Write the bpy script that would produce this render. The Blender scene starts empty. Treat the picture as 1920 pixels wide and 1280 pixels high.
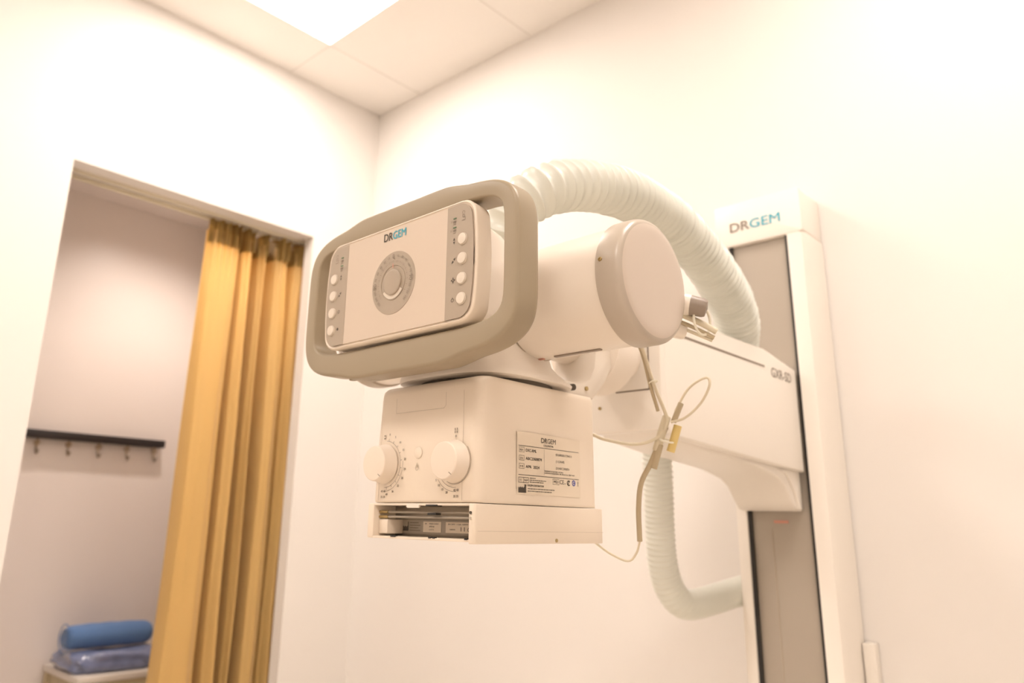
import bpy, bmesh, math, random
from mathutils import Vector, Matrix
from math import sin, cos, pi, radians

random.seed(7)
SC = bpy.context.scene
COL = SC.collection

# ------------------------------------------------------------------ camera
F_PX, YAW, PITCH, ROLL, PCX, PCY = 1440.7889, 0.76832415, 0.26998317, 0.02238346, 886.2928, 579.19697
fw = Vector((-sin(YAW)*cos(PITCH), cos(YAW)*cos(PITCH), sin(PITCH)))
rt = fw.cross(Vector((0, 0, 1))).normalized(); up = rt.cross(fw)
r2 = cos(ROLL)*rt + sin(ROLL)*up; u2 = -sin(ROLL)*rt + cos(ROLL)*up
cd = bpy.data.cameras.new('camera'); cam = bpy.data.objects.new('camera', cd); COL.objects.link(cam)
CAM = Vector((2.4350, -1.8990, 1.10))
cam.matrix_world = Matrix(((r2.x, u2.x, -fw.x, CAM.x), (r2.y, u2.y, -fw.y, CAM.y), (r2.z, u2.z, -fw.z, CAM.z), (0, 0, 0, 1)))
cd.sensor_width = 36; cd.lens = F_PX/1920*36
cd.shift_x = (960-PCX)/1920; cd.shift_y = (PCY-640)/1920
cd.clip_start = .02
cd.dof.use_dof = True; cd.dof.focus_distance = 0.90; cd.dof.aperture_fstop = 4.2
SC.camera = cam

# ------------------------------------------------------------------ world, exposure
CEIL = 2.825
W = bpy.data.worlds.new('world'); SC.world = W; W.use_nodes = True
W.node_tree.nodes['Background'].inputs[0].default_value = (1, .86, .7, 1)
W.node_tree.nodes['Background'].inputs[1].default_value = 0.0
SC.view_settings.view_transform = 'Standard'; SC.view_settings.look = 'None'
SC.view_settings.exposure = 0.0; SC.view_settings.gamma = 1.0; SC.view_settings.use_curve_mapping = False
LIGHT_COL = (1.0, .905, .84)
LIGHT_STRENGTH = 18.8

# ------------------------------------------------------------------ materials
def mat(name, col, rough=.5, metal=0., bump=0., bscale=200., var=0., emit=None, spec=.5, sheen=0., coat=0.):
    m = bpy.data.materials.new(name); m.use_nodes = True
    nt = m.node_tree; b = nt.nodes['Principled BSDF']
    b.inputs['Base Color'].default_value = (*col, 1)
    b.inputs['Roughness'].default_value = rough; b.inputs['Metallic'].default_value = metal
    b.inputs['Specular IOR Level'].default_value = spec
    if sheen: b.inputs['Sheen Weight'].default_value = sheen
    if coat: b.inputs['Coat Weight'].default_value = coat
    if emit:
        b.inputs['Emission Color'].default_value = (*emit[0], 1); b.inputs['Emission Strength'].default_value = emit[1]
    if bump or var:
        tc = nt.nodes.new('ShaderNodeTexCoord'); n = nt.nodes.new('ShaderNodeTexNoise')
        n.inputs['Scale'].default_value = bscale; n.inputs['Detail'].default_value = 3
        nt.links.new(tc.outputs['Object'], n.inputs['Vector'])
        if bump:
            bp = nt.nodes.new('ShaderNodeBump'); bp.inputs['Strength'].default_value = bump; bp.inputs['Distance'].default_value = .0006
            nt.links.new(n.outputs['Fac'], bp.inputs['Height']); nt.links.new(bp.outputs['Normal'], b.inputs['Normal'])
        if var:
            mx = nt.nodes.new('ShaderNodeMix'); mx.data_type = 'RGBA'
            mx.inputs[6].default_value = (*[c*(1-var) for c in col], 1); mx.inputs[7].default_value = (*[min(1, c*(1+var)) for c in col], 1)
            nt.links.new(n.outputs['Fac'], mx.inputs[0]); nt.links.new(mx.outputs[2], b.inputs['Base Color'])
    return m

M = {
 'wall': mat('wall_paint', (.80, .757, .71), .7, bump=.15, bscale=300, spec=.2),
 'ceiling': mat('ceiling_tile', (.90, .86, .81), .85, bump=.1, bscale=150, spec=.15),
 'seam': mat('ceiling_seam', (.70, .65, .59), .8),
 'floor': mat('floor_vinyl', (.80, .72, .62), .45, var=.08, bscale=6),
 'cubicle': mat('cubicle_paint', (.86, .79, .745), .35, spec=.4, bump=.1, bscale=80),
 'cream': mat('cream_plastic', (.84, .73, .60), .42, bump=.04, bscale=900),
 'white': mat('white_plastic', (.86, .775, .675), .28, bump=.03, bscale=900),
 'panel': mat('panel_film', (.66, .55, .44), .5),
 'panel_grey': mat('panel_film_grey', (.42, .345, .265), .5),
 'handle': mat('grey_handle_plastic', (.345, .28, .19), .38, bump=.05, bscale=1500),
 'capface': mat('pale_cap_plastic', (.62, .53, .445), .30, bump=.04, bscale=900),
 'cap': mat('grey_cap_plastic', (.50, .43, .35), .30, bump=.04, bscale=900),
 'grey': mat('bracket_grey', (.78, .70, .60), .45),
 'knob': mat('knob_plastic', (.84, .73, .61), .4),
 'button': mat('button_plastic', (.74, .655, .55), .4),
 'ink': mat('dark_print', (.07, .055, .04), .6),
 'ink_soft': mat('grey_print', (.25, .20, .15), .6),
 'teal': mat('teal_print', (.06, .40, .50), .5),
 'blue': mat('blue_print', (.06, .09, .42), .5),
 'red': mat('red_mark', (.62, .30, .22), .5),
 'led': mat('indicator_window', (.12, .20, .10), .3),
 'label': mat('label_paper', (.80, .69, .55), .45),
 'label_line': mat('seam_line', (.50, .42, .32), .6),
 'metal': mat('brushed_metal', (.60, .55, .47), .35, metal=.7),
 'steel': mat('steel_rail', (.36, .31, .25), .45, metal=.35),
 'brass': mat('brass_screw', (.45, .34, .16), .35, metal=.9),
 'taupe': mat('taupe_plastic', (.30, .24, .19), .4),
 'black': mat('black_plastic', (.02, .017, .014), .5),
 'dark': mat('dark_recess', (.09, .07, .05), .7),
 'belt': mat('grey_belt', (.40, .345, .28), .42, metal=.15, var=.04, bscale=3),
 'column': mat('column_paint', (.86, .80, .72), .35),
 'hose': mat('corrugated_white', (.74, .745, .67), .30, spec=.45),
 'cable': mat('cable_cream', (.72, .64, .48), .45),
 'cable_dark': mat('cable_tan', (.50, .41, .27), .5),
 'plug': mat('yellow_plug', (.78, .60, .24), .4),
 'tie': mat('cable_tie', (.85, .80, .66), .4),
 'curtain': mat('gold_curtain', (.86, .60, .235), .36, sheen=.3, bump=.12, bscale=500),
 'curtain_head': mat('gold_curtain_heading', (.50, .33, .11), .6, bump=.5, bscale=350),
 'towel': mat('blue_towel', (.11, .22, .46), .9, bump=.5, bscale=300, sheen=.3),
 'bagged': mat('blue_in_plastic', (.20, .24, .40), .16, var=.45, bscale=28, coat=.8, bump=.6),
 'film': mat('clear_film', (.80, .78, .80), .15),
 'bench': mat('bench_white', (.80, .74, .66), .4),
 'benchleg': mat('bench_side', (.62, .52, .34), .5),
 'diffuser': mat('light_diffuser', (.9, .9, .9), .5, emit=(LIGHT_COL, LIGHT_STRENGTH)),
 'frame': mat('light_frame', (.86, .82, .76), .4),
 'rack': mat('dark_rail', (.018, .012, .012), .45),
 'hook': mat('coat_hook_metal', (.42, .35, .27), .3, metal=.8),
}
# clear bag film
_n = M['film'].node_tree.nodes['Principled BSDF']; _n.inputs['Transmission Weight'].default_value = .9; _n.inputs['Alpha'].default_value = .45

# ------------------------------------------------------------------ helpers
ORG = {}
def thing(name, loc, label, cat, group=None):
    o = bpy.data.objects.new(name, None); COL.objects.link(o); o.location = loc; o.empty_display_size = .05
    ORG[o.name] = Vector(loc); o['label'] = label; o['category'] = cat
    if group: o['group'] = group
    return o
def mesh(name, bm, m, parent=None, angle=35, label=None):
    """link a bmesh whose vertices are in world coordinates, as one object"""
    if isinstance(bm, bpy.types.Mesh): me = bm; me.name = name
    else:
        bmesh.ops.recalc_face_normals(bm, faces=bm.faces)
        me = bpy.data.meshes.new(name); bm.to_mesh(me); bm.free()
    co = [v.co for v in me.vertices]
    c = Vector(((min(v.x for v in co)+max(v.x for v in co))/2, (min(v.y for v in co)+max(v.y for v in co))/2, min(v.z for v in co)))
    me.transform(Matrix.Translation(-c))
    me.shade_smooth(); me.set_sharp_from_angle(angle=radians(angle))
    if not me.materials: me.materials.append(M[m])
    o = bpy.data.objects.new(name, me); COL.objects.link(o)
    base = Vector((0, 0, 0))
    if parent: o.parent = parent; base = ORG[parent.name]
    o.location = c-base; ORG[o.name] = c
    if label: o['label'] = label
    return o
def tag(o, label, cat, group=None):
    o['label'] = label; o['category'] = cat
    if group: o['group'] = group
    return o
def structure(o): o['kind'] = 'structure'; return o
def B(): return bmesh.new()
def box(bm, x0, x1, y0, y1, z0, z1, bev=0, seg=2):
    vs = bmesh.ops.create_cube(bm, size=1, matrix=Matrix.Translation(((x0+x1)/2, (y0+y1)/2, (z0+z1)/2)) @ Matrix.Diagonal((x1-x0, y1-y0, z1-z0, 1)))['verts']
    if bev:
        es = {e for v in vs for e in v.link_edges}
        bmesh.ops.bevel(bm, geom=list(es), offset=bev, segments=seg, profile=.5, affect='EDGES')
    return bm
def loft(bm, rings, cap=True, closed=True):
    R = [[bm.verts.new(p) for p in r] for r in rings]
    n = len(R[0])
    for a, b in zip(R, R[1:]):
        for i in range(n if closed else n-1):
            j = (i+1) % n
            try: bm.faces.new((a[i], a[j], b[j], b[i]))
            except ValueError: pass
    if cap and closed:
        bm.faces.new(R[0]); bm.faces.new(R[-1])
    return R
def frame_of(d):
    d = Vector(d).normalized(); a = Vector((0, 0, 1)) if abs(d.z) < .9 else Vector((1, 0, 0))
    u = d.cross(a).normalized(); return d, u, d.cross(u)
def lathe(bm, org, axis, prof, n=48):
    """prof: list of (distance along the axis, radius)"""
    d, u, v = frame_of(axis); org = Vector(org)
    rings = [[org+d*t+(u*cos(2*pi*i/n)+v*sin(2*pi*i/n))*max(r, 1e-5) for i in range(n)] for t, r in prof]
    loft(bm, rings); return bm
def cyl(bm, p0, p1, r, n=24, bev=0):
    p0, p1 = Vector(p0), Vector(p1); L = (p1-p0).length
    pr = [(0, r), (L, r)] if not bev else [(0, r-bev), (bev*.3, r-bev*.3), (bev, r), (L-bev, r), (L-bev*.3, r-bev*.3), (L, r-bev)]
    return lathe(bm, p0, p1-p0, pr, n)
def spline(pts, n):
    P = [Vector(p) for p in pts]; P = [2*P[0]-P[1]]+P+[2*P[-1]-P[-2]]
    out = []
    for k in range(len(P)-3):
        a, b, c, d = P[k:k+4]
        for i in range(n):
            t = i/n
            out.append(.5*((2*b)+(-a+c)*t+(2*a-5*b+4*c-d)*t*t+(-a+3*b-3*c+d)*t**3))
    out.append(P[-2]); return out
def resample(pts, step):
    L = [0]
    for a, b in zip(pts, pts[1:]): L.append(L[-1]+(b-a).length)
    n = max(2, int(L[-1]/step)); out = []; k = 0
    for i in range(n+1):
        s = L[-1]*i/n
        while k < len(L)-2 and L[k+1] < s: k += 1
        t = (s-L[k])/max(1e-9, L[k+1]-L[k]); out.append((pts[k].lerp(pts[k+1], t), s/L[-1], s))
    return out
def sweep(bm, pts, rf, n=12, step=.004, cap=True):
    S = resample(pts, step); rings = []; u = None
    for i, (p, t, s) in enumerate(S):
        d = (S[min(i+1, len(S)-1)][0]-S[max(i-1, 0)][0]).normalized()
        if u is None: _, u, _v = frame_of(d)
        u = (u-d*u.dot(d)).normalized(); v = d.cross(u)
        r = rf(t, s) if callable(rf) else rf
        rings.append([p+(u*cos(2*pi*k/n)+v*sin(2*pi*k/n))*r for k in range(n)])
    loft(bm, rings, cap); return bm
def prism(bm, poly, axis, a0, a1, bev=0, seg=2):
    """poly: 2D points; axis 'x' -> (y,z), 'y' -> (x,z), 'z' -> (x,y)"""
    def P(p, a): return {'x': (a, p[0], p[1]), 'y': (p[0], a, p[1]), 'z': (p[0], p[1], a)}[axis]
    A = [bm.verts.new(P(p, a0)) for p in poly]; C = [bm.verts.new(P(p, a1)) for p in poly]
    n = len(poly); fs = [bm.faces.new(A), bm.faces.new(C)]
    for i in range(n): bm.faces.new((A[i], A[(i+1) % n], C[(i+1) % n], C[i]))
    if bev:
        es = [e for f in fs for e in f.edges]
        bmesh.ops.recalc_face_normals(bm, faces=bm.faces)
        bmesh.ops.bevel(bm, geom=list(set(es)), offset=bev, segments=seg, profile=.5, affect='EDGES')
    return bm
def rrect(cx, cy, hw, hh, r, n=6):
    out = []
    for sx, sy, a0 in ((1, 1, 0), (-1, 1, 90), (-1, -1, 180), (1, -1, 270)):
        for i in range(n+1):
            a = radians(a0+90*i/n); out.append((cx+sx*(hw-r)+r*cos(a), cy+sy*(hh-r)+r*sin(a)))
    return out
def bowed(cx, cz, hw, hh, r, bow, n=6):
    """rounded rectangle whose two short sides bow outwards"""
    return [(x+(1 if x > cx else -1)*bow*(1-((z-cz)/hh)**2), z) for x, z in densify(rrect(cx, cz, hw, hh, r, n))]
def densify(p, n=5):
    out = []
    for a, b in zip(p, p[1:]+p[:1]):
        L = math.hypot(b[0]-a[0], b[1]-a[1]); k = n if L > .03 else 1
        for i in range(k): out.append((a[0]+(b[0]-a[0])*i/k, a[1]+(b[1]-a[1])*i/k))
    return out
# printed marks lie in a plane given by (origin, right, up); the print stands 0.3 mm proud
class Print:
    def __init__(self, org, right, upv, lift=.0004):
        self.r = Vector(right).normalized(); self.u = Vector(upv).normalized(); self.n = self.r.cross(self.u)
        self.o = Vector(org)+self.n*lift; self.bm = bmesh.new()
    dz = 0.
    def P(self, x, y): return self.o+self.r*x+self.u*y+self.n*self.dz
    def poly(self, pts):
        try: self.bm.faces.new([self.bm.verts.new(self.P(*p)) for p in pts])
        except ValueError: pass
        return self
    def rect(self, x0, y0, x1, y1): return self.poly([(x0, y0), (x1, y0), (x1, y1), (x0, y1)])
    def frame(self, x0, y0, x1, y1, w):
        self.rect(x0, y0, x1, y0+w); self.rect(x0, y1-w, x1, y1); self.rect(x0, y0+w, x0+w, y1-w); return self.rect(x1-w, y0+w, x1, y1-w)
    def arc(self, cx, cy, r, w, a0, a1, n=32):
        for i in range(n):
            a = radians(a0+(a1-a0)*i/n); b = radians(a0+(a1-a0)*(i+1)/n)
            self.poly([(cx+r*cos(a), cy+r*sin(a)), (cx+(r+w)*cos(a), cy+(r+w)*sin(a)), (cx+(r+w)*cos(b), cy+(r+w)*sin(b)), (cx+r*cos(b), cy+r*sin(b))])
        return self
    def disc(self, cx, cy, r, n=24, sq=1): return self.poly([(cx+r*cos(2*pi*i/n), cy+sq*r*sin(2*pi*i/n)) for i in range(n)])
    def line(self, x0, y0, x1, y1, w):
        d = Vector((x1-x0, y1-y0)).normalized(); p = Vector((-d.y, d.x))*w/2
        return self.poly([(x0-p.x, y0-p.y), (x1-p.x, y1-p.y), (x1+p.x, y1+p.y), (x0+p.x, y0+p.y)])
    def text(self, s, x, y, h, w=None, bold=0., rot=0, align='LEFT'):
        c = bpy.data.curves.new('t', 'FONT'); c.body = s; c.resolution_u = 3
        o = bpy.data.objects.new('t', c); me = bpy.data.meshes.new_from_object(o)
        if not me.vertices: return self
        xs = [v.co.x for v in me.vertices]; ys = [v.co.y for v in me.vertices]
        x0, x1 = min(xs), max(xs); sy = h/.70; sx = sy if w is None else w/(x1-x0)
        off = {'LEFT': 0, 'CENTER': (x1-x0)/2}[align]; cr, sr = cos(radians(rot)), sin(radians(rot))
        for ns, sh in enumerate([(0, 0)] if not bold else [(-bold, 0), (bold, 0), (0, -bold), (0, bold)]):
            vs = []; self.dz = ns*.00004
            for v in me.vertices:
                a = (v.co.x-x0-off)*sx+sh[0]*h; b = v.co.y*sy-(h/2 if align == 'CENTER' else 0)+sh[1]*h*.6
                vs.append(self.bm.verts.new(self.P(x+a*cr-b*sr, y+a*sr+b*cr)))
            for p in me.polygons:
                try: self.bm.faces.new([vs[i] for i in p.vertices])
                except ValueError: pass
        self.dz = 0.
        bpy.data.objects.remove(o); bpy.data.curves.remove(c); bpy.data.meshes.remove(me)
        return self
    def build(self, name, m, parent, label=None):
        n = self.n; me = bpy.data.meshes.new(name); self.bm.to_mesh(me); self.bm.free()
        if sum((p.normal.dot(n) > 0) for p in me.polygons) < len(me.polygons)/2: me.flip_normals()
        return mesh(name, me, m, parent, label=label)

# ------------------------------------------------------------------ the room
RX, RY = 4.7, -4.3
DY0, DY1, DH, WT = -1.19, -.291, 2.168, .055          # doorway in the left wall
bm = B(); box(bm, -1.1, RX+.1, RY-.1, .1, -.1, 0); structure(mesh('floor', bm, 'floor'))
LAMPS = [(.267, -.462), (2.067, -.462), (.267, -2.262), (2.067, -2.262), (3.867, -2.262)]  # panels behind the viewer are unseen, added as fill light on the machine
bm = B()
for x0, x1 in ((0, .267), (.867, 2.067), (2.667, 3.867), (4.467, RX)): box(bm, x0, x1, RY, 0, CEIL, CEIL+.1)
for x0, gaps in ((.267, ((-.462, 0), (-2.262, -1.062), (RY, -2.862))), (2.067, ((-.462, 0), (-2.262, -1.062), (RY, -2.862))), (3.867, ((-2.262, 0), (RY, -2.862)))):
    for y0, y1 in gaps: box(bm, x0, x0+.6, y0, y1, CEIL, CEIL+.1)
structure(mesh('ceiling', bm, 'ceiling'))
bm = B()
box(bm, -WT, 0, DY1, .0, 0, CEIL); box(bm, -WT, 0, RY, DY0, 0, CEIL); box(bm, -WT, 0, DY0, DY1, DH, CEIL)
structure(mesh('wall_left', bm, 'wall'))
bm = B(); box(bm, -WT, RX, 0, .1, 0, CEIL); structure(mesh('wall_right', bm, 'wall'))
bm = B(); box(bm, RX, RX+.1, RY, .1, 0, CEIL); structure(mesh('wall_far', bm, 'wall'))
bm = B(); box(bm, -WT, RX, RY-.1, RY, 0, CEIL); structure(mesh('wall_behind', bm, 'wall'))
# fine seams between the ceiling tiles
bm = B()
for x in (.267, .867, 1.467, 2.067, 2.667, 3.267, 3.867, 4.467):
    box(bm, x-.0012, x+.0012, RY, -.002, CEIL-.0012, CEIL-.0002)
for y in (-.462, -1.062, -1.662, -2.262, -2.862, -3.462, -4.062):
    box(bm, .002, RX, y-.0012, y+.0012, CEIL-.0012, CEIL-.0002)
structure(mesh('trim_1', bm, 'seam'))
# changing cubicle beyond the doorway
CXB = -.97
bm = B(); box(bm, CXB-.08, CXB, -1.7, -.16, 0, 2.45); structure(mesh('wall_cubicle_rear', bm, 'cubicle'))
bm = B(); box(bm, CXB, -WT, -.19, -.16, 0, 2.45); structure(mesh('wall_cubicle_right', bm, 'cubicle'))
bm = B(); box(bm, CXB, -WT, -1.7, -1.62, 0, 2.45); structure(mesh('wall_cubicle_left', bm, 'cubicle'))
bm = B(); box(bm, CXB-.08, -WT, -1.7, -.16, 2.45, 2.5); structure(mesh('ceiling_cubicle', bm, 'cubicle'))

# ceiling lights
def ceiling_light(x0, y1, label):
    t = thing('ceiling_light', (x0+.3, y1-.3, CEIL), label, 'ceiling light', 'square ceiling lights')
    bm = B(); box(bm, x0+.004, x0+.596, y1-.596, y1-.004, CEIL+.004, CEIL+.012); mesh('diffuser', bm, 'diffuser', t)
    bm = B()
    for a in ((x0, x0+.6, y1-.006, y1), (x0, x0+.6, y1-.6, y1-.594), (x0, x0+.006, y1-.594, y1-.006), (x0+.594, x0+.6, y1-.594, y1-.006)):
        box(bm, *a, CEIL-.002, CEIL+.03)
    mesh('light_frame', bm, 'frame', t)
    bm = B(); box(bm, x0+.006, x0+.594, y1-.594, y1-.006, CEIL+.02, CEIL+.06); mesh('light_housing', bm, 'frame', t)
for (x, y), words in zip(LAMPS, ('glowing near the room corner', 'above the tube column', 'added out of view as fill on the doorway side behind the viewer', 'added out of view as fill behind the viewer away from the doorway', 'added out of view as fill far right behind the viewer')):
    ceiling_light(x, y, 'square white ceiling light panel '+words)

# recessed downlight in the cubicle ceiling, unseen, added for the glow on the rear wall
t = thing('downlight', (-.47, -.55, 2.44), 'unseen added round recessed downlight in the changing cubicle ceiling', 'downlight')
bm = B(); lathe(bm, (-.47, -.55, 2.45), (0, 0, -1), [(0, .062), (.004, .062), (.006, .056), (.002, .050), (.0005, .050)], 32); mesh('bezel', bm, 'frame', t)
ld = bpy.data.lights.new('added_glow_bulb', 'SPOT'); ld.energy = 36; ld.color = (1, .88, .80); ld.spot_size = radians(150); ld.spot_blend = 1.0; ld.shadow_soft_size = .035
lo = bpy.data.objects.new('added_glow_bulb', ld); COL.objects.link(lo); lo.parent = t; lo.location = (0, 0, -.012)

# ------------------------------------------------------------------ cubicle contents
t = thing('curtain_rail', (-.12, -.75, 2.10), 'cream curtain track under the head of the cubicle doorway', 'curtain rail')
bm = B(); box(bm, -.136, -.064, DY0-.1, -.195, 2.172, 2.206, .004); mesh('rail_body', bm, 'bench', t)
bm = B(); box(bm, -.136, -.129, DY0-.1, -.195, 2.158, 2.173, .002); box(bm, -.088, -.082, DY0-.1, -.195, 2.163, 2.173, .002); mesh('rail_lip', bm, 'cable', t)

def curtain():
    t = thing('curtain', (-.13, -.46, .03), 'gold satin curtain gathered at the right side of the cubicle doorway', 'curtain')
    ny, nz = 260, 60; y0, y1 = -.672, -.232
    # fold profile across the width: (position 0..1, depth towards the room)
    SM = lambda v: (lambda q: q*q*(3-2*q))(min(1, max(0, v)))
    K = [(0, -.010), (.05, .024), (.12, .034), (.20, .036), (.27, .022), (.305, -.046), (.35, .014), (.40, .034), (.43, -.010), (.455, -.060), (.475, -.052), (.505, .006), (.535, .026), (.56, -.055), (.585, -.066), (.615, -.040), (.65, .028), (.70, .040), (.76, .030), (.80, -.044), (.84, .010), (.885, .034), (.93, .030), (.96, -.020), (1, -.012)]
    def prof(s):
        for (a, va), (b, vb) in zip(K, K[1:]):
            if s <= b:
                q = (s-a)/(b-a); q = q*q*(3-2*q); return va+(vb-va)*q
        return K[-1][1]
    def point(s, h):
        # h: 0 top .. 1 floor
        wob = .02*sin(3.1*h+s*5)*h
        sp = min(1, max(0, s+wob*.5))
        amp = .55+.6*min(1, h*2.2)
        small = .006*sin(s*2*pi*19+1)*max(0, 1-h*9)
        d = prof(sp); d = (d*2.1 if d < 0 else d)*amp+small+.003*sin(h*14+s*23)
        y = y0+(y1-y0)*s - .012*h*(1-s)**2 + .01*sin(h*5+s*9)*h*.6
        pass
        return Vector((-.114+d*1.08, y, 2.118-(2.118-.03)*h))
    bm = B(); g = []
    for j in range(nz+1):
        h = j/nz
        g.append([bm.verts.new(point(i/ny, h)) for i in range(ny+1)])
    for j in range(nz):
        for i in range(ny): bm.faces.new((g[j][i], g[j][i+1], g[j+1][i+1], g[j+1][i]))
    th = bmesh.ops.solidify(bm, geom=bm.faces[:], thickness=.0015)
    mesh('curtain_panel', bm, 'curtain', t, 80)
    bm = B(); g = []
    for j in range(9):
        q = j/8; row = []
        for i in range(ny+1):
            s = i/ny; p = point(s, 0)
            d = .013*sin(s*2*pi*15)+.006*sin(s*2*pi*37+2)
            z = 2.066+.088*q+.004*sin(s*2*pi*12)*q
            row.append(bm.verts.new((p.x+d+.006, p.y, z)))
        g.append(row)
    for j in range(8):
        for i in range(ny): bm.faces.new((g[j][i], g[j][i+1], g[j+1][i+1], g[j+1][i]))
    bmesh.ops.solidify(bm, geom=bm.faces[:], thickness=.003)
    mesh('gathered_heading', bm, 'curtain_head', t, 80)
    for k in range(5):
        y = y0+.03+k*.088
        bm = B(); cyl(bm, (-.108, y, 2.155), (-.108, y, 2.1715), .003, 8); mesh('curtain_glider', bm, 'bench', t)
curtain()

t = thing('coat_rack', (CXB+.02, -.65, 1.38), 'dark rail coat rack with metal hooks on the cubicle wall', 'coat rack')
RYA, RYB = -.985, -.362
bm = B(); box(bm, CXB, CXB+.055, RYA, RYB, 1.384, 1.415, .003); mesh('rail', bm, 'rack', t)
for k in range(5):
    y = -.865+.1195*k
    bm = B(); pts = spline([(CXB+.004, y, 1.372), (CXB+.006, y, 1.340), (CXB+.022, y, 1.326), (CXB+.034, y, 1.338)], 6)
    sweep(bm, pts, .0045, 8); cyl(bm, (CXB, y, 1.368), (CXB+.008, y, 1.368), .011, 12)
    sweep(bm, spline([(CXB+.008, y, 1.375), (CXB+.01, y, 1.387)], 3), .004, 8)
    mesh('hook', bm, 'hook', t)

t = thing('bench', (-.76, -.58, 0), 'small white topped bench against the cubicle wall below the coat rack', 'bench')
bm = B(); box(bm, -.955, -.60, -.715, -.34, .515, .54, .006); mesh('bench_top', bm, 'bench', t)
for x in (-.935, -.63):
    for y in (-.695, -.365):
        bm = B(); box(bm, x-.014, x+.014, y-.014, y+.014, 0, .515, .003); mesh('leg', bm, 'benchleg', t)
bm = B(); box(bm, -.93, -.612, -.695, -.36, .47, .513, .003); mesh('apron', bm, 'benchleg', t)

# package of folded cloth in clear film, then the rolled towel on it
bm = B(); n = 40
rings = []
for j in range(13):
    q = j/12; zz = .541+.066*q; k = 1-.10*abs(2*q-1)**3-.03*q
    ring = []
    for i in range(n):
        a = 2*pi*i/n; e = .45
        cx = math.copysign(abs(cos(a))**e, cos(a)); cy = math.copysign(abs(sin(a))**e, sin(a))
        w = 1+.035*sin(5*a+9*q)+.03*sin(11*a+4*q)+.02*sin(23*a-7*q)
        ring.append((-.765+.135*k*cx*w, -.553+.172*k*cy*w, zz+.004*sin(7*a+3*q)*(q > .3)))
    rings.append(ring)
loft(bm, rings)
pk = mesh('packaged_linen', bm, 'bagged', None, 60)
tag(pk, 'blue linen wrapped in clear plastic lying flat on the bench', 'packaged linen')
bm = B(); n = 36; rings = []
for j in range(25):
    q = j/24; y = -.722+.315*q
    e = max(0.72, 1-.28*(abs(2*q-1)**9)); r = .044*e
    ring = []
    for i in range(n):
        a = 2*pi*i/n; rr = r*(1+.02*sin(3*a+5*q)+.015*sin(9*q*pi))
        ring.append((-.755+1.15*rr*cos(a), y, .6555+rr*sin(a)))
    rings.append(ring)
loft(bm, rings)
# the spiral end of the roll
sp = [Vector((-.755+1.15*(.006+.0045*a/ (pi/2))*cos(a), -.7225+.0005*sin(a*3), .6555+(.006+.0045*a/(pi/2))*sin(a))) for a in [k*pi/10 for k in range(62)]]
sweep(bm, sp, .0020, 6, .003)
tw = mesh('rolled_towel', bm, 'towel', None, 60)
tag(tw, 'rolled blue towel lying on top of the plastic wrapped linen', 'towel')

# ------------------------------------------------------------------ tube stand (column and arm)
XC = 1.70
stand = thing('tube_stand', (XC, -.07, 0), 'tall white column stand with horizontal arm against the right wall', 'x-ray stand')
bm = B()
# C shaped front: two cheeks, head piece, back
YF = -.13
prism(bm, [(XC-.11, -.004), (XC-.11, YF+.02), (XC-.104, YF+.004), (XC-.095, YF), (XC-.078, YF), (XC-.078, -.004)], 'z', 0, 1.785)
prism(bm, [(XC+.11, -.004), (XC+.11, YF+.02), (XC+.104, YF+.004), (XC+.095, YF), (XC+.072, YF), (XC+.072, -.004)], 'z', 0, 1.785)
prism(bm, rrect(XC, 1.842, .110, .057, .008, 4), 'y', YF, -.004, .004)
box(bm, XC-.078, XC+.072, -.04, -.004, 0, 1.785)
mesh('column', bm, 'column', stand)
bm = B(); box(bm, XC-.070, XC+.064, YF+.014, YF+.018, .02, 1.785); mesh('cover_belt', bm, 'belt', stand)
bm = B(); box(bm, XC-.078, XC-.070, YF+.006, YF+.05, .02, 1.785); mesh('belt_slot', bm, 'black', stand)
bm = B(); box(bm, XC+.064, XC+.072, YF+.006, YF+.05, .02, 1.785); mesh('belt_slot', bm, 'black', stand)
bm = B(); box(bm, XC-.0265, XC-.0255, YF+.0128, YF+.0142, .02, 1.10); mesh('belt_seam', bm, 'label_line', stand)
p = Print((1.632, YF, 1.822), (1, 0, 0), (0, 0, 1), .001); p.text('DR', 0, 0, .024, .050, .02); p.build('logo', 'ink_soft', stand, 'dark letters DR on the column head')
p = Print((1.6835, YF, 1.822), (1, 0, 0), (0, 0, 1), .001); p.text('GEM', 0, 0, .024, .076, .02); p.build('logo', 'teal', stand, 'teal letters GEM on the column head')
bm = B(); box(bm, 1.68, 1.712, YF+.011, YF+.0139, 1.112, 1.118); mesh('travel_mark', bm, 'red', stand, label='small red mark')
bm = B(); box(bm, XC-.105, XC+.105, -.30, -.004, 0, .03, .006); mesh('base_plate', bm, 'column', stand)

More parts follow.
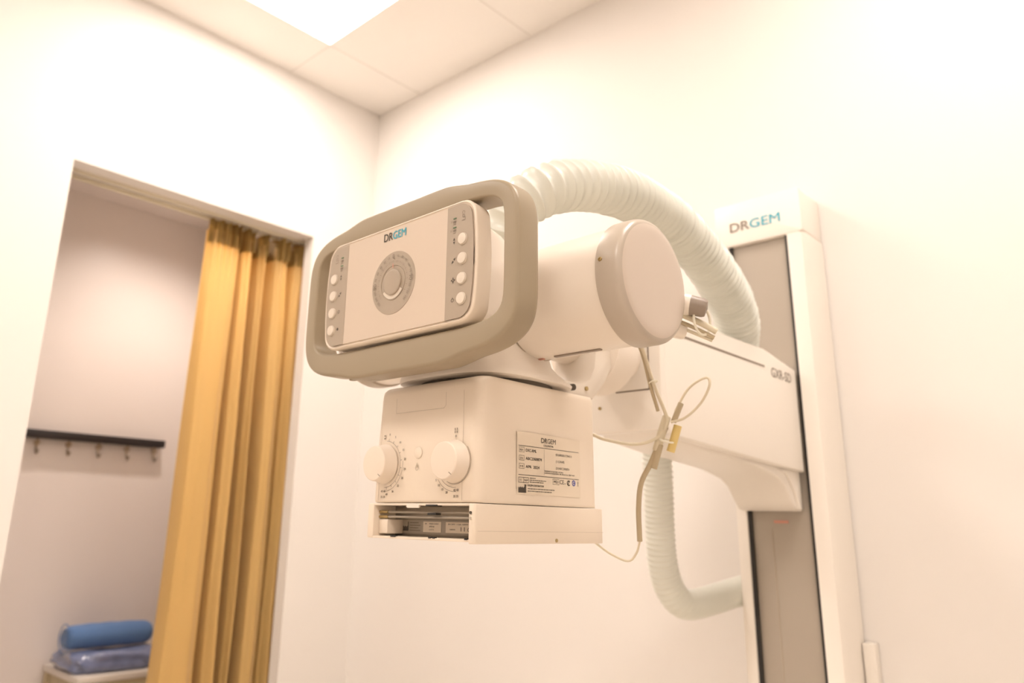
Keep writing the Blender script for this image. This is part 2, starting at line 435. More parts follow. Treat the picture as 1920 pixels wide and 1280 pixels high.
# arm: carriage body on the column, side cover, under body
XL, XR = 1.612, 1.765
bm = B()
prof = [(YF+.012, 1.462), (-.40, 1.474), (-.66, 1.466), (-.70, 1.455), (-.712, 1.43), (-.715, 1.30), (-.705, 1.262), (-.68, 1.250), (-.56, 1.237), (-.46, 1.232), (-.32, 1.220), (-.235, 1.205), (-.20, 1.188), (-.172, 1.158), (-.150, 1.140), (YF+.012, 1.138)]
prism(bm, prof, 'x', XL, XR-.018, .006, 3)
mesh('arm_body', bm, 'column', stand)
bm = B()
prof = [(YF-.004, 1.452), (-.30, 1.474), (-.655, 1.468), (-.705, 1.452), (-.722, 1.42), (-.722, 1.275), (-.71, 1.254), (-.68, 1.248), (-.165, 1.222), (YF-.004, 1.222)]
prism(bm, prof, 'x', XR-.02, XR, .005, 3)
mesh('side_cover', bm, 'column', stand)
bm = B(); prism(bm, [(YF-.002, 1.225), (YF-.002, 1.14), (-.145, 1.142), (-.165, 1.18), (-.20, 1.215), (-.24, 1.224)], 'x', XR-.040, XR-.012, .003); mesh('gusset', bm, 'column', stand)
p = Print((XR, -.655, 1.4335), (0, 1, 0), (0, 0, 1), .0005); p.rect(-.012, -.0022, .350, .0022); p.build('cover_groove', 'ink_soft', stand)
p = Print((XR, -.272, 1.4165), (0, 1, 0), (0, 0, 1), .0005); p.text('GXR-SD', 0, 0, .021, .105, .01); p.build('lettering', 'ink_soft', stand, 'small dark letters GXR-SD on the arm cover')
# front plate with a grooved corner line
bm = B(); prism(bm, rrect(1.690, 1.355, .074, .098, .012, 4), 'y', -.735, -.712, .004, 2); mesh('front_plate', bm, 'column', stand)
p = Print((1.742, -.735, 1.327), (1, 0, 0), (0, 0, 1), .0005); p.rect(-.070, 0, 0, .0028); p.rect(-.0028, 0, 0, .095); p.build('plate_groove', 'ink_soft', stand)
bm = B(); cyl(bm, (1.637, -.737, 1.303), (1.637, -.733, 1.303), .003, 12); mesh('screw', bm, 'brass', stand)

# ------------------------------------------------------------------ tube head
XM = 1.682; YC, ZC, RC = -1.08, 1.397, .080
tube = thing('x_ray_tube', (XM, YC, 1.29), 'white horizontal x-ray tube housing with grey end caps and control panel', 'x-ray tube')
bm = B(); lathe(bm, (1.44, YC, ZC), (1, 0, 0), [(0, .0775), (.005, .0775), (.480, .0775), (.486, .0775)], 96); mesh('tube_housing', bm, 'white', tube)
bm = B(); lathe(bm, (1.590, YC, ZC), (1, 0, 0), [(0, .0770), (0, .0785), (.001, .0790), (.182, .0790), (.183, .0785), (.183, .0770)], 96); mesh('centre_collar', bm, 'white', tube)
bm = B(); lathe(bm, (1.773, YC, ZC), (1, 0, 0), [(0, .0770), (0, .0788), (.0013, .0788), (.0013, .0770)], 96); mesh('collar_seam', bm, 'label_line', tube)
CAPP = [(0, .070), (0, .0798), (.0006, .0808), (.002, .0812), (.024, .0810), (.0285, .0803), (.0320, .0785), (.0342, .0755), (.0348, .0735), (.0340, .0730), (.0340, 0)]
FACEP = [(.0335, 0), (.0335, .0735), (.0346, .0737), (.0354, .0715), (.0360, .066), (.0363, .058), (.0363, 0)]
for x_, sgn in ((1.9255, 1), (1.4385, -1)):
    bm = B(); lathe(bm, (x_, YC, ZC), (sgn, 0, 0), CAPP, 96); ec = mesh('end_cap', bm, 'cap', tube)
    bm = B(); lathe(bm, (x_, YC, ZC), (sgn, 0, 0), FACEP, 96); mesh('cap_face', bm, 'capface', ec, label='paler round face of the end cap')
a = radians(171); sy, sz = YC+cos(a)*.0812, ZC+sin(a)*.0812
bm = B(); lathe(bm, (1.9335, sy, sz), (0, cos(a), sin(a)), [(0, .0028), (.0010, .0028), (.0013, .0016), (.0006, .0014), (.0006, 0)], 20); mesh('cap_screw', bm, 'brass', tube, label='small brass screw in the grey end cap')
# neck over the collimator
bm = B()
def sq(hx, hy, cy, z, e, n=64):
    return [(XM+hx*math.copysign(abs(cos(2*pi*i/n))**e, cos(2*pi*i/n)), cy+hy*math.copysign(abs(sin(2*pi*i/n))**e, sin(2*pi*i/n)), z) for i in range(n)]
loft(bm, [sq(.100, .104, -1.088, 1.2865, .6), sq(.106, .110, -1.088, 1.2880, .6), sq(.107, .111, -1.088, 1.2915, .6), sq(.104, .105, -1.093, 1.2970, .6), sq(.099, .096, -1.103, 1.3040, .55), sq(.095, .089, -1.111, 1.3130, .5), sq(.090, .085, -1.115, 1.335, .45), sq(.086, .083, -1.112, 1.37, .4), sq(.085, .082, -1.105, 1.44, .4), sq(.080, .074, -1.103, 1.462, .4), sq(.074, .062, -1.100, 1.470, .4)])
mesh('neck', bm, 'white', tube, 50)
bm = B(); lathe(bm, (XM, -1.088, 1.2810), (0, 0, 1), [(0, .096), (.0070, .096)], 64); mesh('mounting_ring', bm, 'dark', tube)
# dark strip for the shade in a slot, and red pointer, on the underside
bm = B(); prism(bm, rrect(1.842, -1.083, .038, .0035, .002, 3), 'z', 1.3178, 1.3205, .0006); mesh('slot_shade', bm, 'taupe', tube)
bm = B(); box(bm, 1.776, 1.784, -1.084, -1.079, 1.3180, 1.3200); mesh('red_pointer', bm, 'red', tube, label='tiny red pointer')
# rear fork
bm = B()
fork = [(-.835, 1.400), (-.843, 1.378), (-.852, 1.347), (-.872, 1.320), (-.906, 1.2885), (-1.02, 1.2885), (-1.02, 1.303), (-.985, 1.309), (-.930, 1.309), (-.912, 1.320), (-.900, 1.340), (-.896, 1.365), (-.894, 1.400)]
prism(bm, fork, 'x', 1.66, 1.742, .003, 2); mesh('fork', bm, 'grey', tube, label='grey curved rear bracket')
bm = B(); cyl(bm, (1.741, -.925, 1.303), (1.7445, -.925, 1.303), .0035, 14); mesh('screw', bm, 'brass', tube)
bm = B(); cyl(bm, (1.741, -.972, 1.298), (1.756, -.976, 1.297), .005, 14); mesh('locking_pin', bm, 'dark', tube)
# rotation hub between the tube and the arm
bm = B(); lathe(bm, (XM+.004, -.733, 1.388), (0, -1, 0), [(0, .040), (.060, .040), (.060, .072), (.062, .074), (.112, .074), (.118, .071), (.121, .064), (.125, .036), (.30, .030)], 64); mesh('rotation_hub', bm, 'white', tube)
# backing shroud between the control panel and the tube
bm = B(); loft(bm, [[(x, y, z) for x, z in rrect(XM, 1.4075, hw, hh, r, 6)] for y, hw, hh, r in ((-1.247, .118, .074, .02), (-1.205, .115, .072, .02), (-1.17, .105, .072, .02), (-1.12, .09, .06, .02))]); mesh('shroud', bm, 'white', tube, 50)

# cable gland and cables at the back of the right cap
bm = B(); lathe(bm, (1.900, -1.018, 1.405), (1, .55, -.34), [(0, .0145), (.066, .0145), (.070, .013), (.072, .010), (.072, 0)], 28); mesh('cable_gland', bm, 'white', tube)
bm = B(); lathe(bm, (1.957, -.987, 1.386), (1, .55, -.34), [(0, .0135), (.018, .0128), (.022, .011), (.024, 0)], 28); mesh('gland_nut', bm, 'taupe', tube)
bm = B(); cyl(bm, (1.895, -1.022, 1.366), (1.938, -.968, 1.357), .0125, 20, .003); mesh('cable_gland', bm, 'white', tube)
# ------------------------------------------------------------------ control panel
YP = -1.272; ZP = 1.4078
bm = B()
out = bowed(XM, ZP, .1455, .0785, .020, .007)
loft(bm, [[(XM+(x-XM)*s, y, ZP+(z-ZP)*s2) for x, z in out] for y, s, s2 in ((-1.2705, .972, .95), (YP, .984, .972), (-1.2712, .993, .988), (-1.2690, 1, 1), (-1.244, .985, .985))])
mesh('panel_body', bm, 'cream', tube, 40)
panel = bpy.data.objects['panel_body']
def inset(poly, d):
    return [(XM+(x-XM)*(1-d/.15), ZP+(z-ZP)*(1-d/.08)) for x, z in poly]
bm = B(); face = inset(bowed(XM, ZP, .1455, .0785, .018, .007), .0052)
prism(bm, face, 'y', YP-.0004, YP+.002); mesh('membrane', bm, 'panel', tube)
strip = lambda a, b: None
def clip(poly, x0, right):
    out = []
    n = len(poly)
    for i in range(n):
        p, q = poly[i], poly[(i+1) % n]
        pi_, qi = ((p[0] > x0) == right), ((q[0] > x0) == right)
        if pi_: out.append(p)
        if pi_ != qi:
            t_ = (x0-p[0])/(q[0]-p[0]); out.append((x0, p[1]+(q[1]-p[1])*t_))
    return out
for right in (True, False):
    x0 = XM+(.1005 if right else -.1025)
    bm = B(); prism(bm, clip(face, x0, right), 'y', YP-.0008, YP+.001); mesh('key_strip', bm, 'panel_grey', tube, label='grey key strip')
PU = dict(right=(1, 0, 0), upv=(0, 0, 1))
def pp(lift=.0012): return Print((XM, YP, 0), (1, 0, 0), (0, 0, 1), lift)
pp(.0008).text('DR', -.0236, 1.4655, .0112, .0180, .03).build('logo', 'ink', tube, 'dark letters DR')
pp(.0008).text('GEM', -.0050, 1.4655, .0112, .0262, .03).build('logo', 'teal', tube, 'teal letters GEM')
# dial
DX, DZ = XM, 1.4035
bm = B(); lathe(bm, (DX, YP-.0002, DZ), (0, -1, 0), [(0, .0432), (.0007, .0432), (.0007, .0255), (.0007, 0)], 72); mesh('dial_ring', bm, 'panel_grey', tube)
dial = bpy.data.objects['dial_ring']
bm = B(); lathe(bm, (DX, YP-.0008, DZ), (0, -1, 0), [(0, .0244), (.0007, .0244), (.0010, .0240), (.0008, .0236), (.0002, .0234), (.0002, 0)], 72); mesh('dial_bezel', bm, 'panel_grey', tube)
q = Print((DX, YP, DZ), (1, 0, 0), (0, 0, 1), .0014); q.arc(0, 0, .0160, .0066, 212, 328, 30).build('dial_window', 'button', tube, 'pale crescent window')
bm = B(); lathe(bm, (DX, YP-.001, DZ), (0, -1, 0), [(0, .0176), (.0022, .0175), (.0027, .0168), (.0028, .015), (.0028, 0)], 64); mesh('pendulum_disc', bm, 'panel_grey', tube)
q = Print((DX, YP, DZ), (1, 0, 0), (0, 0, 1), .0022)
for k in range(-26, 27):
    a = radians(90-k*5); big = (k % 3 == 0)
    r0, r1 = (.0275, .0305) if big else (.0282, .0298)
    q.line(r0*cos(a), r0*sin(a), r1*cos(a), r1*sin(a), .0006 if big else .0004)
for k in range(-9, 10):
    d = k*15; a = radians(90-d); big = d in (0, 90, -90); s = str(abs(d))
    q.text(s, .0365*cos(a), .0365*sin(a), .0062 if big else .0033, None, .012, -d, 'CENTER')
q.build('dial_scale', 'ink_soft', tube)
q = Print((DX, YP, DZ), (1, 0, 0), (0, 0, 1), .0026); q.rect(-.0008, .0200, .0008, .0262).build('dial_needle', 'red', tube, 'short red needle')
# push buttons
BT = [(.1285, z) for z in (1.434, 1.4086, 1.3832, 1.3578)]+[(-.1315, z) for z in (1.434, 1.4086, 1.3832, 1.3578)]
for bx, bz in BT:
    bm = B(); lathe(bm, (XM+bx, YP-.0006, bz), (0, -1, 0), [(0, .0078), (.0006, .0078), (.0006, .0072), (.0022, .0072), (.0028, .0066), (.0030, .005), (.0030, 0)], 28)
    mesh('push_button', bm, 'button', tube)
def tri(q, cx, cz, s, a):
    a = radians(a); q.poly([(cx+s*cos(a), cz+s*sin(a)), (cx+s*.75*cos(a+2.2), cz+s*.75*sin(a+2.2)), (cx+s*.75*cos(a-2.2), cz+s*.75*sin(a-2.2))])
for x in (.1135, -.1165):
    q = pp(); tri(q, x, 1.434+.0019, .0026, 90); tri(q, x, 1.434-.0019, .0026, -90); q.build('key_symbol', 'ink', tube)
    q = pp(); tri(q, x+.0015, 1.4086+.0016, .0027, 45); tri(q, x-.0015, 1.4086-.0016, .0027, 225); q.build('key_symbol', 'ink', tube)
    q = pp()
    if x > 0:
        for a in (0, 90, 180, 270): tri(q, x+.0021*cos(radians(a)), 1.3832+.0021*sin(radians(a)), .0022, a)
    else: q.arc(x, 1.3832, .0018, .0006, 0, 360, 16)
    q.build('key_symbol', 'ink', tube)
    q = pp()
    if x > 0: q.arc(x, 1.3578, .0018, .0006, 0, 360, 16); q.rect(x-.0003, 1.3600, x+.0003, 1.3616)
    else: q.disc(x, 1.3578, .0022, 12)
    q.build('key_symbol', 'ink', tube)
    for z, w_ in ((1.4625, 'T'), (1.4510, 'B')):
        q = pp(); q.text('100', x-.0024, z-.0045, .0030, .0050, .06); q.rect(x-.0022, z-.0068, x+.0022, z-.0060)
        if x > 0: q.text(w_, .1070, z-.0040, .0028)
        q.build('display_digits', 'ink_soft', tube)
for sx in (.1290, -.1285):
    q = pp(); q.arc(sx, 1.4685, .0018, .0006, -40, 220, 12); q.frame(sx-.002, 1.4620, sx+.002, 1.4660, .0006); q.rect(sx-.003, 1.4580, sx+.003, 1.4587); q.rect(sx+.0028, 1.4587, sx+.0034, 1.4625)
    q.build('lock_symbol', 'ink_soft', tube)
for sx in (.1138, -.1162):
    for z in (1.4640, 1.4520):
        bm = B(); box(bm, XM+sx-.0026, XM+sx+.0026, YP-.0014, YP-.0006, z-.0009, z+.0009, .0002, 1); mesh('indicator', bm, 'led', tube, label='dark indicator window')
# two latches beneath the handle are parts of the handle

# ------------------------------------------------------------------ handle loop
def handle():
    n = 160; ZO, ZI = 1.4028, 1.4066
    rings = []
    cross = []
    w = 1.0
    for i in range(n):
        a = 2*pi*i/n; c, s = cos(a), sin(a)
        def sup(hx, hz, e):
            k = (abs(c)**e+abs(s*1.0)**e)**(-1/e); return Vector((k*c*hx, k*s*hz))
        o = sup(.2105, .1112, 5.0); inn = sup(.1868, .0815, 7.5)
        x = abs(o.x); bump = .0068*(1 if x < .080 else max(0, 1-(x-.080)/.055)**2*(3-2*max(0, 1-(x-.080)/.055)) if x < .135 else 0)
        if abs(c) < .95 and abs(o.y) > .08: o.y += math.copysign(bump, o.y)
        O = Vector((XM+o.x, 0, ZO+o.y)); I = Vector((XM+inn.x, 0, ZI+inn.y))
        d = (I-O); L = d.length; d.normalize()
        y0, y1 = -1.264, -1.222
        R1, R2, R3 = .0055, .003, .010
        pr = []
        for k in range(6):      # front outer round
            t_ = radians(90*k/5); pr.append((R1-R1*cos(t_), R1-R1*sin(t_)))
        for k in range(4):      # front inner round
            t_ = radians(90*k/3); pr.append((L-R2+R2*sin(t_), R2-R2*cos(t_)))
        D = y1-y0
        for k in range(5):
            t_ = radians(90*k/4); pr.append((L-R3*.5+R3*.5*cos(t_), D-R3*.5+R3*.5*sin(t_)))
        for k in range(5):
            t_ = radians(90*k/4); pr.append((R3-R3*sin(t_), D-R3+R3*cos(t_)))
        rings.append([O+d*u_+Vector((0, y0+v_, 0)) for u_, v_ in pr])
    bm = B()
    R = [[bm.verts.new(p) for p in r] for r in rings]; m = len(R[0])
    for i in range(n):
        a_, b_ = R[i], R[(i+1) % n]
        for k in range(m): bm.faces.new((a_[k], a_[(k+1) % m], b_[(k+1) % m], b_[k]))
    h = mesh('handle', bm, 'handle', tube, 60, 'grey oval grip loop around the control panel')
    for x, wd, z in ((-.112, .010, 1.2893), (-.070, .012, 1.2848)):
        bm = B(); prism(bm, rrect(XM+x, -1.240, wd, .005, .0045, 4), 'z', z, z+.003, .0006); mesh('grip_latch', bm, 'handle', h)
handle()

# ------------------------------------------------------------------ collimator
XA, XB = 1.5785, 1.781; YA, YB = -1.207, -.953
col = thing('collimator', (XM, -1.08, 1.07), 'cream box collimator with two round knobs hanging under the x-ray tube', 'collimator')
bm = B()
def cring(z, dx, dy0, r=.012):
    x0, x1 = XA+dx, XB-dx*.3
    return [(x, y, z) for x, y in rrect((x0+x1)/2, (YA+dy0+YB)/2, (x1-x0)/2, (YB-YA-dy0)/2, r, 6)]
loft(bm, [cring(1.1225, .003, .003, .012), cring(1.1235, .001, .001, .014), cring(1.126, 0, 0, .015), cring(1.20, .002, .0005, .015), cring(1.2685, .005, .002, .015), cring(1.2740, .006, .0030, .015), cring(1.2785, .009, .007, .015), cring(1.2808, .014, .015, .015)])
mesh('collimator_housing', bm, 'cream', col, 50)
# front plate seam lines
q = Print((XM, YA, 0), (1, 0, 0), (0, 0, 1), .0007)
for x in (-.0865, .073): q.rect(x, 1.125, x+.0005, 1.262)
q.rect(-.057, 1.2412, .037, 1.2417); q.rect(-.057, 1.2412, -.0565, 1.262); q.rect(.0405, 1.2445, .041, 1.262); q.line(.037, 1.2414, .0407, 1.2448, .0005)
q.build('front_seam', 'label_line', col)
def fp(): return Print((XM, YA, 0), (1, 0, 0), (0, 0, 1), .0007)
q = fp()
q.arc(-.075, 1.1735, .031, .0005, -90, 88, 30); q.arc(-.075, 1.1735, .036, .0005, -90, 5, 24)
for k in range(10):
    a = radians(-82+18*k); q.text(str([40, 36, 32, 28, 24, 20, 15, 10, 5, 0][k]), -.075+.0405*cos(a), 1.1735+.0405*sin(a), .0028, None, .06, 0, 'CENTER')
    q.line(-.075+.031*cos(a), 1.1735+.031*sin(a), -.075+.0345*cos(a), 1.1735+.0345*sin(a), .0006)
q.text('43 43', -.077, 1.1375, .0028, None, .06, 0, 'CENTER'); q.text('35 35', -.077, 1.1300, .0028, None, .06, 0, 'CENTER')
q.build('knob_scale', 'ink_soft', col)
q = fp(); q.rect(-.0800, 1.2075, -.0765, 1.2092); q.rect(-.0800, 1.2112, -.0765, 1.2129); q.build('shutter_symbol', 'ink_soft', col)
q = fp()
q.arc(.060, 1.1725, .0315, .0005, 225, 275, 14); q.arc(.060, 1.1725, .0275, .0005, 240, 400, 30); q.arc(.060, 1.1725, .0365, .0005, 215, 275, 16)
for k in range(4):
    a = radians(214+12*k); q.text(str([5, 10, 15, 20][k]), .060+.0400*cos(a), 1.1725+.0400*sin(a), .0028, None, .06, 0, 'CENTER')
q.text('43 43', .063, 1.1375, .0028, None, .06, 0, 'CENTER'); q.text('35 35', .063, 1.1300, .0028, None, .06, 0, 'CENTER')
q.build('knob_scale', 'ink_soft', col)
q = fp(); q.text('0', .0605, 1.2040, .0030, None, .06, 0, 'CENTER'); q.build('index_digit', 'ink_soft', col)
q = fp()
for x in (.0582, .0618):
    q.rect(x, 1.2078, x+.0014, 1.2108); q.rect(x, 1.2113, x+.0014, 1.2143)
q.build('shutter_symbol', 'ink_soft', col)
q = Print((XM, YA, 0), (1, 0, 0), (0, 0, 1), .0007)
q.arc(-.0105, 1.1665, .0026, .0006, 130, 410, 20); q.poly([(-.0132, 1.1683), (-.0078, 1.1683), (-.0105, 1.1738)]); q.build('lamp_symbol', 'label_line', col)
bm = B(); lathe(bm, (XM-.0095, YA, 1.1860), (0, -1, 0), [(0, .0075), (.0006, .0075), (.0012, .0065), (.0013, 0)], 28); mesh('lamp_button', bm, 'cream', col)
def knob(cx, cz):
    bm = B(); lathe(bm, (XM+cx, YA+.0005, cz), (0, -1, 0), [(0, .0240), (.0015, .0240), (.0015, .0262), (.003, .0268), (.012, .0242), (.0195, .0235), (.0210, .0231), (.0218, .0223), (.0221, .0210), (.0221, 0)], 64)
    k = mesh('knob', bm, 'knob', col, 24)
    q = Print((XM+cx, YA-.0213, cz), (1, 0, 0), (0, 0, 1), .0006); q.line(.0105, -.0145, .0150, -.0175, .0009); q.build('knob_mark', 'ink_soft', k)
knob(-.075, 1.1735); knob(.060, 1.1725)
# lower accessory rail unit
bm = B()
prism(bm, rrect((1.7722+1.7835)/2, (-1.2140+YB+.006)/2, (1.7835-1.7722)/2, (YB+.006+1.2140)/2, .004, 3), 'z', 1.0745, 1.1215, .0012)
box(bm, 1.589, 1.773, -1.168, YB+.006, 1.0765, 1.1215, .001)
box(bm, XA-.001, 1.590, -1.2095, YB+.006, 1.0765, 1.1215, .002)
box(bm, 1.588, 1.774, -1.2085, -1.15, 1.1190, 1.1218, .0006)
box(bm, 1.588, 1.774, -1.2085, -1.15, 1.0765, 1.0795, .0006)
mesh('accessory_rail', bm, 'cream', col, 40)
bm = B(); box(bm, 1.590, 1.772, -1.1705, -1.1675, 1.0800, 1.1185, .0005); mesh('rail_recess', bm, 'steel', col)
for z in (1.1106, 1.1043):
    bm = B(); cyl(bm, (1.586, -1.198, z), (1.775, -1.198, z), .0016, 12); mesh('guide_rod', bm, 'steel', col)
    bm = B(); cyl(bm, (1.588, -1.1984, z), (1.608, -1.1984, z), .0021, 10); mesh('spring', bm, 'brass', col, label='short brass coloured spring')
    bm = B(); cyl(bm, (1.7775, -1.2150, z), (1.7775, -1.2130, z), .0018, 14); mesh('rod_end', bm, 'dark' if z > 1.105 else 'metal', col)
for x0, x1, z, hz in ((1.697, 1.712, 1.1085, .0014), (1.693, 1.714, 1.1190, .0010)):
    bm = B(); box(bm, x0, x1, -1.2098, -1.2000, z-hz, z+hz, .0005); mesh('stop_block', bm, 'black', col)
bm = B(); prism(bm, rrect(1.668, 1.1185, .012, .0026, .0022, 4), 'y', -1.2095, -1.2070); mesh('finger_notch', bm, 'white', col)
bm = B(); box(bm, 1.591, 1.6085, -1.200, -1.169, 1.0825, 1.1010, .001); mesh('rail_stop', bm, 'cream', col)
bm = B(); box(bm, 1.590, 1.772, -1.1725, -1.1700, 1.0825, 1.1015, .0004); mesh('label_plate', bm, 'belt', col, label='grey plate behind the small labels')
q = Print((1.609, -1.1725, 0), (1, 0, 0), (0, 0, 1), .0005)
q.poly([(.001, 1.0865), (.012, 1.0865), (.012, 1.0985), (.0105, 1.0985), (.0105, 1.0935), (.008, 1.0915), (.006, 1.0935), (.0045, 1.0915), (.001, 1.0935)])
for k in range(4): q.rect(.015, 1.0870+.0033*k, .036-.004*(k % 2), 1.0876+.0033*k)
q.build('maker_mark', 'ink', col)
for x0, x1, lines in ((1.6505, 1.6850, 0), (1.6935, 1.7720, 1)):
    q = Print((0, -1.1725, 0), (1, 0, 0), (0, 0, 1), .0006); q.rect(x0, 1.0855, x1, 1.0990); lb = q.build('rail_label', 'label', col, 'small pale printed label')
    q = Print((0, -1.1725, 0), (1, 0, 0), (0, 0, 1), .0009)
    if not lines:
        q.text('SN', x0+.004, 1.0955, .0017, .003, .04); q.text('IS0012001', x0+.012, 1.0955, .0017, .018, .04); q.text('2023.06', x0+.012, 1.0920, .0017, .010, .04); q.text('115 V', x0+.012, 1.0880, .0017, .009, .04)
    else:
        q.text('IN 24V  1.5A 100W', x0+.005, 1.0955, .0018, .036, .04); q.text('100VA', x0+.008, 1.0890, .0017, .010, .04); q.text('CE', x0+.040, 1.0872, .0058, .0100, .04)
        q.frame(x0+.0440, 1.0952, x0+.0475, 1.0978, .0006); q.rect(x0+.0275, 1.0880, x0+.0290, 1.0930); q.rect(x0+.0335, 1.0880, x0+.0350, 1.0930)
    q.build('rail_label_print', 'ink_soft', lb)
for x in (1.629, 1.634, 1.702, 1.709, 1.765):
    bm = B(); box(bm, x-.0022, x+.0022, -1.2098, -1.2050, 1.0788, 1.0808, .0003, 1); mesh('rail_screw', bm, 'black', col)
q = Print((XB+.0025, -1.2125, 0), (0, 1, 0), (0, 0, 1), .0004); q.rect(.004, 1.0893, .265, 1.0896); q.build('rail_seam', 'label_line', col)
bm = B(); cyl(bm, (1.7825, -1.056, 1.0785), (1.7845, -1.056, 1.0785), .0024, 14); mesh('rail_screw', bm, 'brass', col)
# rating label on the side
LY0, LZ0 = -1.135, 1.1355; LWD, LHT = .137, .0795
q = Print((XB, LY0, LZ0), (0, 1, 0), (0, 0, 1), .0006); q.rect(0, 0, LWD, LHT); lab = q.build('rating_label', 'label', col, 'cream rating label with dark print')
q = Print((XB, LY0, LZ0), (0, 1, 0), (0, 0, 1), .0010)
def bars(x, y, w):
    rnd = random.Random(int(x*1e4+y*1e6)); a = x
    while a < x+w-.002:
        b = min(x+w, a+rnd.uniform(.002, .006)); q.rect(a, y, b, y+.0009); a = b+.0008
q.text('DR', .050, .0685, .0065, .0122, .03); q.text('GEM', .0630, .0685, .0065, .0180, .0)
q.text('COLLIMATOR', .0545, .0640, .0023, .021, .01)
q.rect(.003, .0612, .133, .0619); q.rect(.003, .0240, .133, .0247); q.rect(.0555, .0262, .0558, .0600)
for z, s, s2, w in ((.0545, 'REF', 'DXC-RML', .022), (.0440, 'SN', 'ABC2300874', .033), (.0335, 'M', 'APR  2024', .028)):
    q.frame(.004, z-.0012, .0145, z+.0052, .0004); q.text(s, .0058, z+.0004, .0026, .006); q.text(s2, .0175, z, .0036, w, .025)
q.text('(01)08800017184016', .081, .0535, .0030, .036); q.text('(11)240405', .081, .0445, .0030, .019); q.text('(21)ABC2300874', .081, .0355, .0030, .030)
q.text('INHERENT FILTRATION : Al 2.0mm', .057, .0310, .0017, .040, .01); q.text('LEAKAGE RADIATION : 40 mR in 1h at 150kV 4mA', .057, .0285, .0017, .066, .01)
q.frame(.003, .0145, .0235, .0215, .0006); q.rect(.0130, .0145, .0136, .0215); q.text('EC', .0055, .0165, .0026, .005); q.text('REP', .0148, .0165, .0026, .007)
bars(.0255, .0205, .012); bars(.0255, .0180, .036); bars(.0255, .0155, .030)
q.poly([(.003, .002), (.0185, .002), (.0185, .0125), (.0150, .0125), (.0150, .0095), (.0120, .0080), (.0115, .0098), (.0085, .0080), (.0078, .0096), (.0050, .0080), (.0045, .0094), (.003, .0080)])
q.text('DRGEM CORPORATION', .0215, .0105, .0023, .033, .02); bars(.0215, .0070, .058); bars(.0215, .0040, .050)
q.frame(.0740, .0150, .0880, .0225, .0004); q.text('MD', .0765, .0170, .0036, .009, .01); q.text('CE', .0895, .0165, .0055, .0090, .0)
q.text('2460', .0990, .0165, .0016, .004); q.arc(.1095, .0185, .0022, .0016, 40, 320, 18); q.line(.1075, .0160, .1115, .0215, .0012)
q.rect(.1290, .0155, .1320, .0160); q.rect(.1296, .0165, .1300, .0220); q.rect(.1310, .0165, .1314, .0220)
q.build('label_print', 'ink', lab)
q = Print((XB, LY0, LZ0), (0, 1, 0), (0, 0, 1), .0010); q.arc(.1210, .0190, .0026, .0014, 0, 360, 20); q.disc(.1215, .0190, .0014, 12); q.build('label_symbol', 'blue', lab, 'blue round symbol')

# ------------------------------------------------------------------ hoses
def corrugated(name, pts, r0, r1, cuff0, cuff1, label, pitch=.0170, amp=.0036, pitch2=None):
    pitch2 = pitch2 or pitch*1.0001
    S = spline(pts, 16); L = sum((b-a).length for a, b in zip(S, S[1:]))
    def rf(t_, s):
        r = r0+(r1-r0)*t_
        if s < cuff0 or s > L-cuff1: return r*1.005
        fade = min(1, (L-cuff1-s)/.12)*.5+.5
        return r+amp*fade*(2*(1-abs(sin(pi*L/(pitch2-pitch)*math.log((pitch+(pitch2-pitch)*s/L)/pitch)))**.75)-1.2)
    bm = B(); sweep(bm, S, rf, 48, min(pitch, pitch2)/10)
    o = mesh(name, bm, 'hose', None, 180)
    return tag(o, label, 'hose')
corrugated('corrugated_hose', [(1.715, -1.090, 1.462), (1.728, -1.105, 1.500), (1.752, -1.108, 1.540), (1.776, -1.075, 1.575), (1.789, -1.010, 1.602), (1.796, -.935, 1.620), (1.797, -.860, 1.630), (1.790, -.770, 1.634), (1.784, -.690, 1.631), (1.775, -.5915, 1.614), (1.764, -.500, 1.588), (1.752, -.420, 1.558), (1.738, -.365, 1.525), (1.722, -.335, 1.495), (1.712, -.325, 1.466)], .0360, .0465, .004, .035, 'thick white corrugated hose arching from the tube housing over to the arm', .0200, .0046, .0130)
corrugated('corrugated_hose', [(1.625, -.43, 1.33), (1.590, -.425, 1.320), (1.556, -.40, 1.290), (1.542, -.382, 1.253), (1.534, -.368, 1.197), (1.524, -.352, 1.129), (1.513, -.331, 1.040), (1.509, -.306, .980), (1.516, -.278, .945), (1.523, -.248, .933), (1.537, -.205, .936), (1.550, -.155, .944), (1.564, -.112, .953), (1.586, -.070, .963)], .0325, .0325, .004, .20, 'white corrugated hose hanging below the arm and bending into the column', .0115, .0016)

# ------------------------------------------------------------------ cables
cb = thing('cable_bundle', (1.86, -.89, 1.22), 'cream cables with inline connectors tied together beside the collimator', 'cables')
def cable(name, pts, r, m, label=None):
    bm = B(); sweep(bm, spline(pts, 10), r, 10, .003); return mesh(name, bm, m, cb, 60, label)
cable('cable', [(1.856, -.985, 1.385), (1.855, -.945, 1.352), (1.857, -.918, 1.299), (1.862, -.895, 1.255), (1.858, -.894, 1.235)], .0026, 'cable')
cable('cable', [(1.848, -.985, 1.385), (1.851, -.942, 1.350), (1.852, -.920, 1.300), (1.853, -.902, 1.262), (1.868, -.893, 1.268)][:4], .0026, 'cable_dark')
cable('cable', [(1.872, -.886, 1.262), (1.890, -.876, 1.295), (1.913, -.866, 1.310), (1.918, -.866, 1.298), (1.905, -.872, 1.272), (1.885, -.882, 1.252), (1.866, -.890, 1.246)], .0019, 'cable')
cable('cable', [(1.857, -.888, 1.240), (1.846, -.892, 1.215), (1.834, -.897, 1.187), (1.818, -.898, 1.160), (1.811, -.896, 1.126), (1.807, -.890, 1.090), (1.806, -.888, 1.078)], .0040, 'cable_dark', 'thicker tan cable')
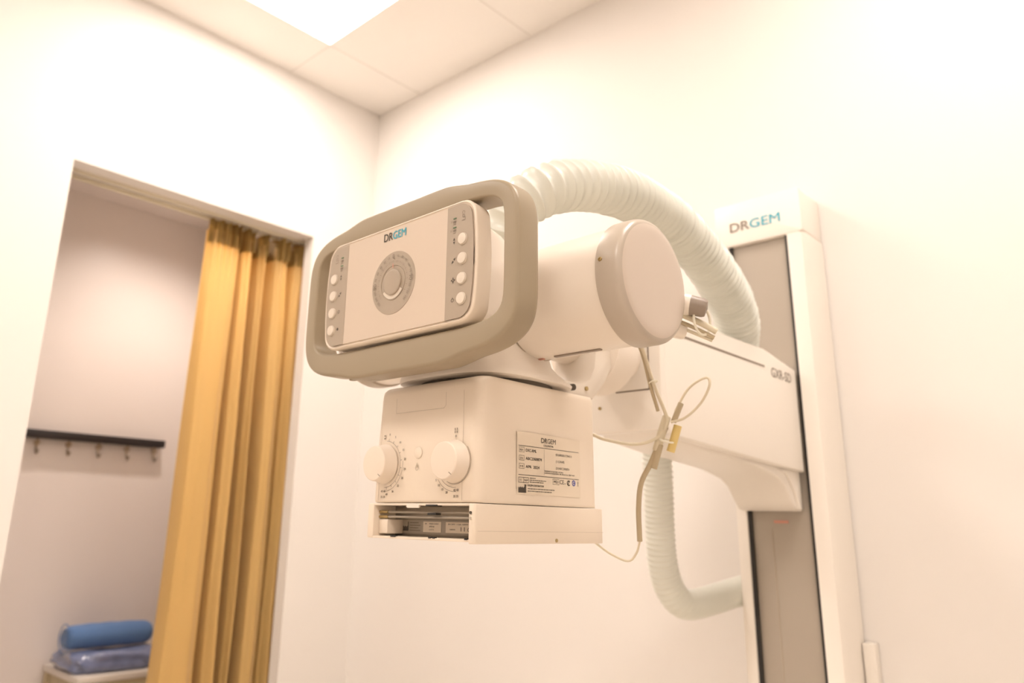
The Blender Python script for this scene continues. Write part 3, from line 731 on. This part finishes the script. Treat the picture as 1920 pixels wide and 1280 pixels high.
cable('cable', [(1.806, -.888, 1.078), (1.800, -.888, 1.062), (1.788, -.892, 1.050), (1.770, -.912, 1.060), (1.752, -.935, 1.080)], .0016, 'cable')
cable('cable', [(1.770, -.948, 1.228), (1.790, -.945, 1.220), (1.822, -.919, 1.214), (1.845, -.900, 1.222), (1.858, -.890, 1.238)], .0024, 'cable')
bm = B(); cyl(bm, (1.860, -.889, 1.256), (1.842, -.893, 1.205), .0062, 14, .002); mesh('connector', bm, 'cable', cb)
bm = B(); cyl(bm, (1.848, -.892, 1.215), (1.838, -.896, 1.180), .0052, 14, .001); mesh('connector', bm, 'cable_dark', cb)
bm = B(); cyl(bm, (1.880, -.882, 1.274), (1.868, -.886, 1.246), .0042, 12, .001); mesh('connector', bm, 'cable_dark', cb)
bm = B(); cyl(bm, (1.872, -.880, 1.242), (1.860, -.884, 1.204), .0060, 14, .001); mesh('connector', bm, 'plug', cb, label='yellow connector')
bm = B()
loopc = Vector((1.858, -.888, 1.220)); d_, u_, v_ = frame_of((.35, -.1, .9))
sweep(bm, [loopc+(u_*cos(a)*.0125+v_*sin(a)*.0095) for a in [2*pi*k/20 for k in range(21)]], .0014, 6, .002)
mesh('cable_tie', bm, 'tie', cb)
bm = B(); sweep(bm, [Vector((1.857, -.919, 1.302))+(Vector((cos(a), sin(a), .3*cos(a)))*.0055) for a in [2*pi*k/16 for k in range(17)]], .0012, 6, .002)
mesh('cable_tie', bm, 'tie', cb)

cb = thing('cable_clamp', (1.95, -.96, 1.365), 'cream cables strapped behind the large round end cap', 'cables')
cable('cable', [(1.915, -1.005, 1.384), (1.940, -.990, 1.377), (1.965, -.972, 1.362), (1.981, -.962, 1.350)], .0042, 'cable')
cable('cable', [(1.918, -1.000, 1.374), (1.940, -.985, 1.366), (1.960, -.970, 1.354), (1.976, -.960, 1.343)], .0026, 'cable_dark')
cable('cable', [(1.916, -.995, 1.368), (1.938, -.980, 1.359), (1.958, -.966, 1.348), (1.972, -.958, 1.340)], .0024, 'cable')
bm = B(); sweep(bm, [Vector((1.966, -.972, 1.366))+Vector((cos(a)*.004, cos(a)*.015, sin(a)*.020)) for a in [2*pi*k/20 for k in range(21)]], .0018, 6, .002)
mesh('cable_tie', bm, 'tie', cb)

# ------------------------------------------------------------------ wall trunking behind the column
bm = B(); box(bm, 1.8125, 1.838, -.030, -.001, .0, .868, .003); o = mesh('cable_trunking', bm, 'bench', None)
tag(o, 'white rectangular cable trunking on the wall behind the column foot', 'cable trunking')
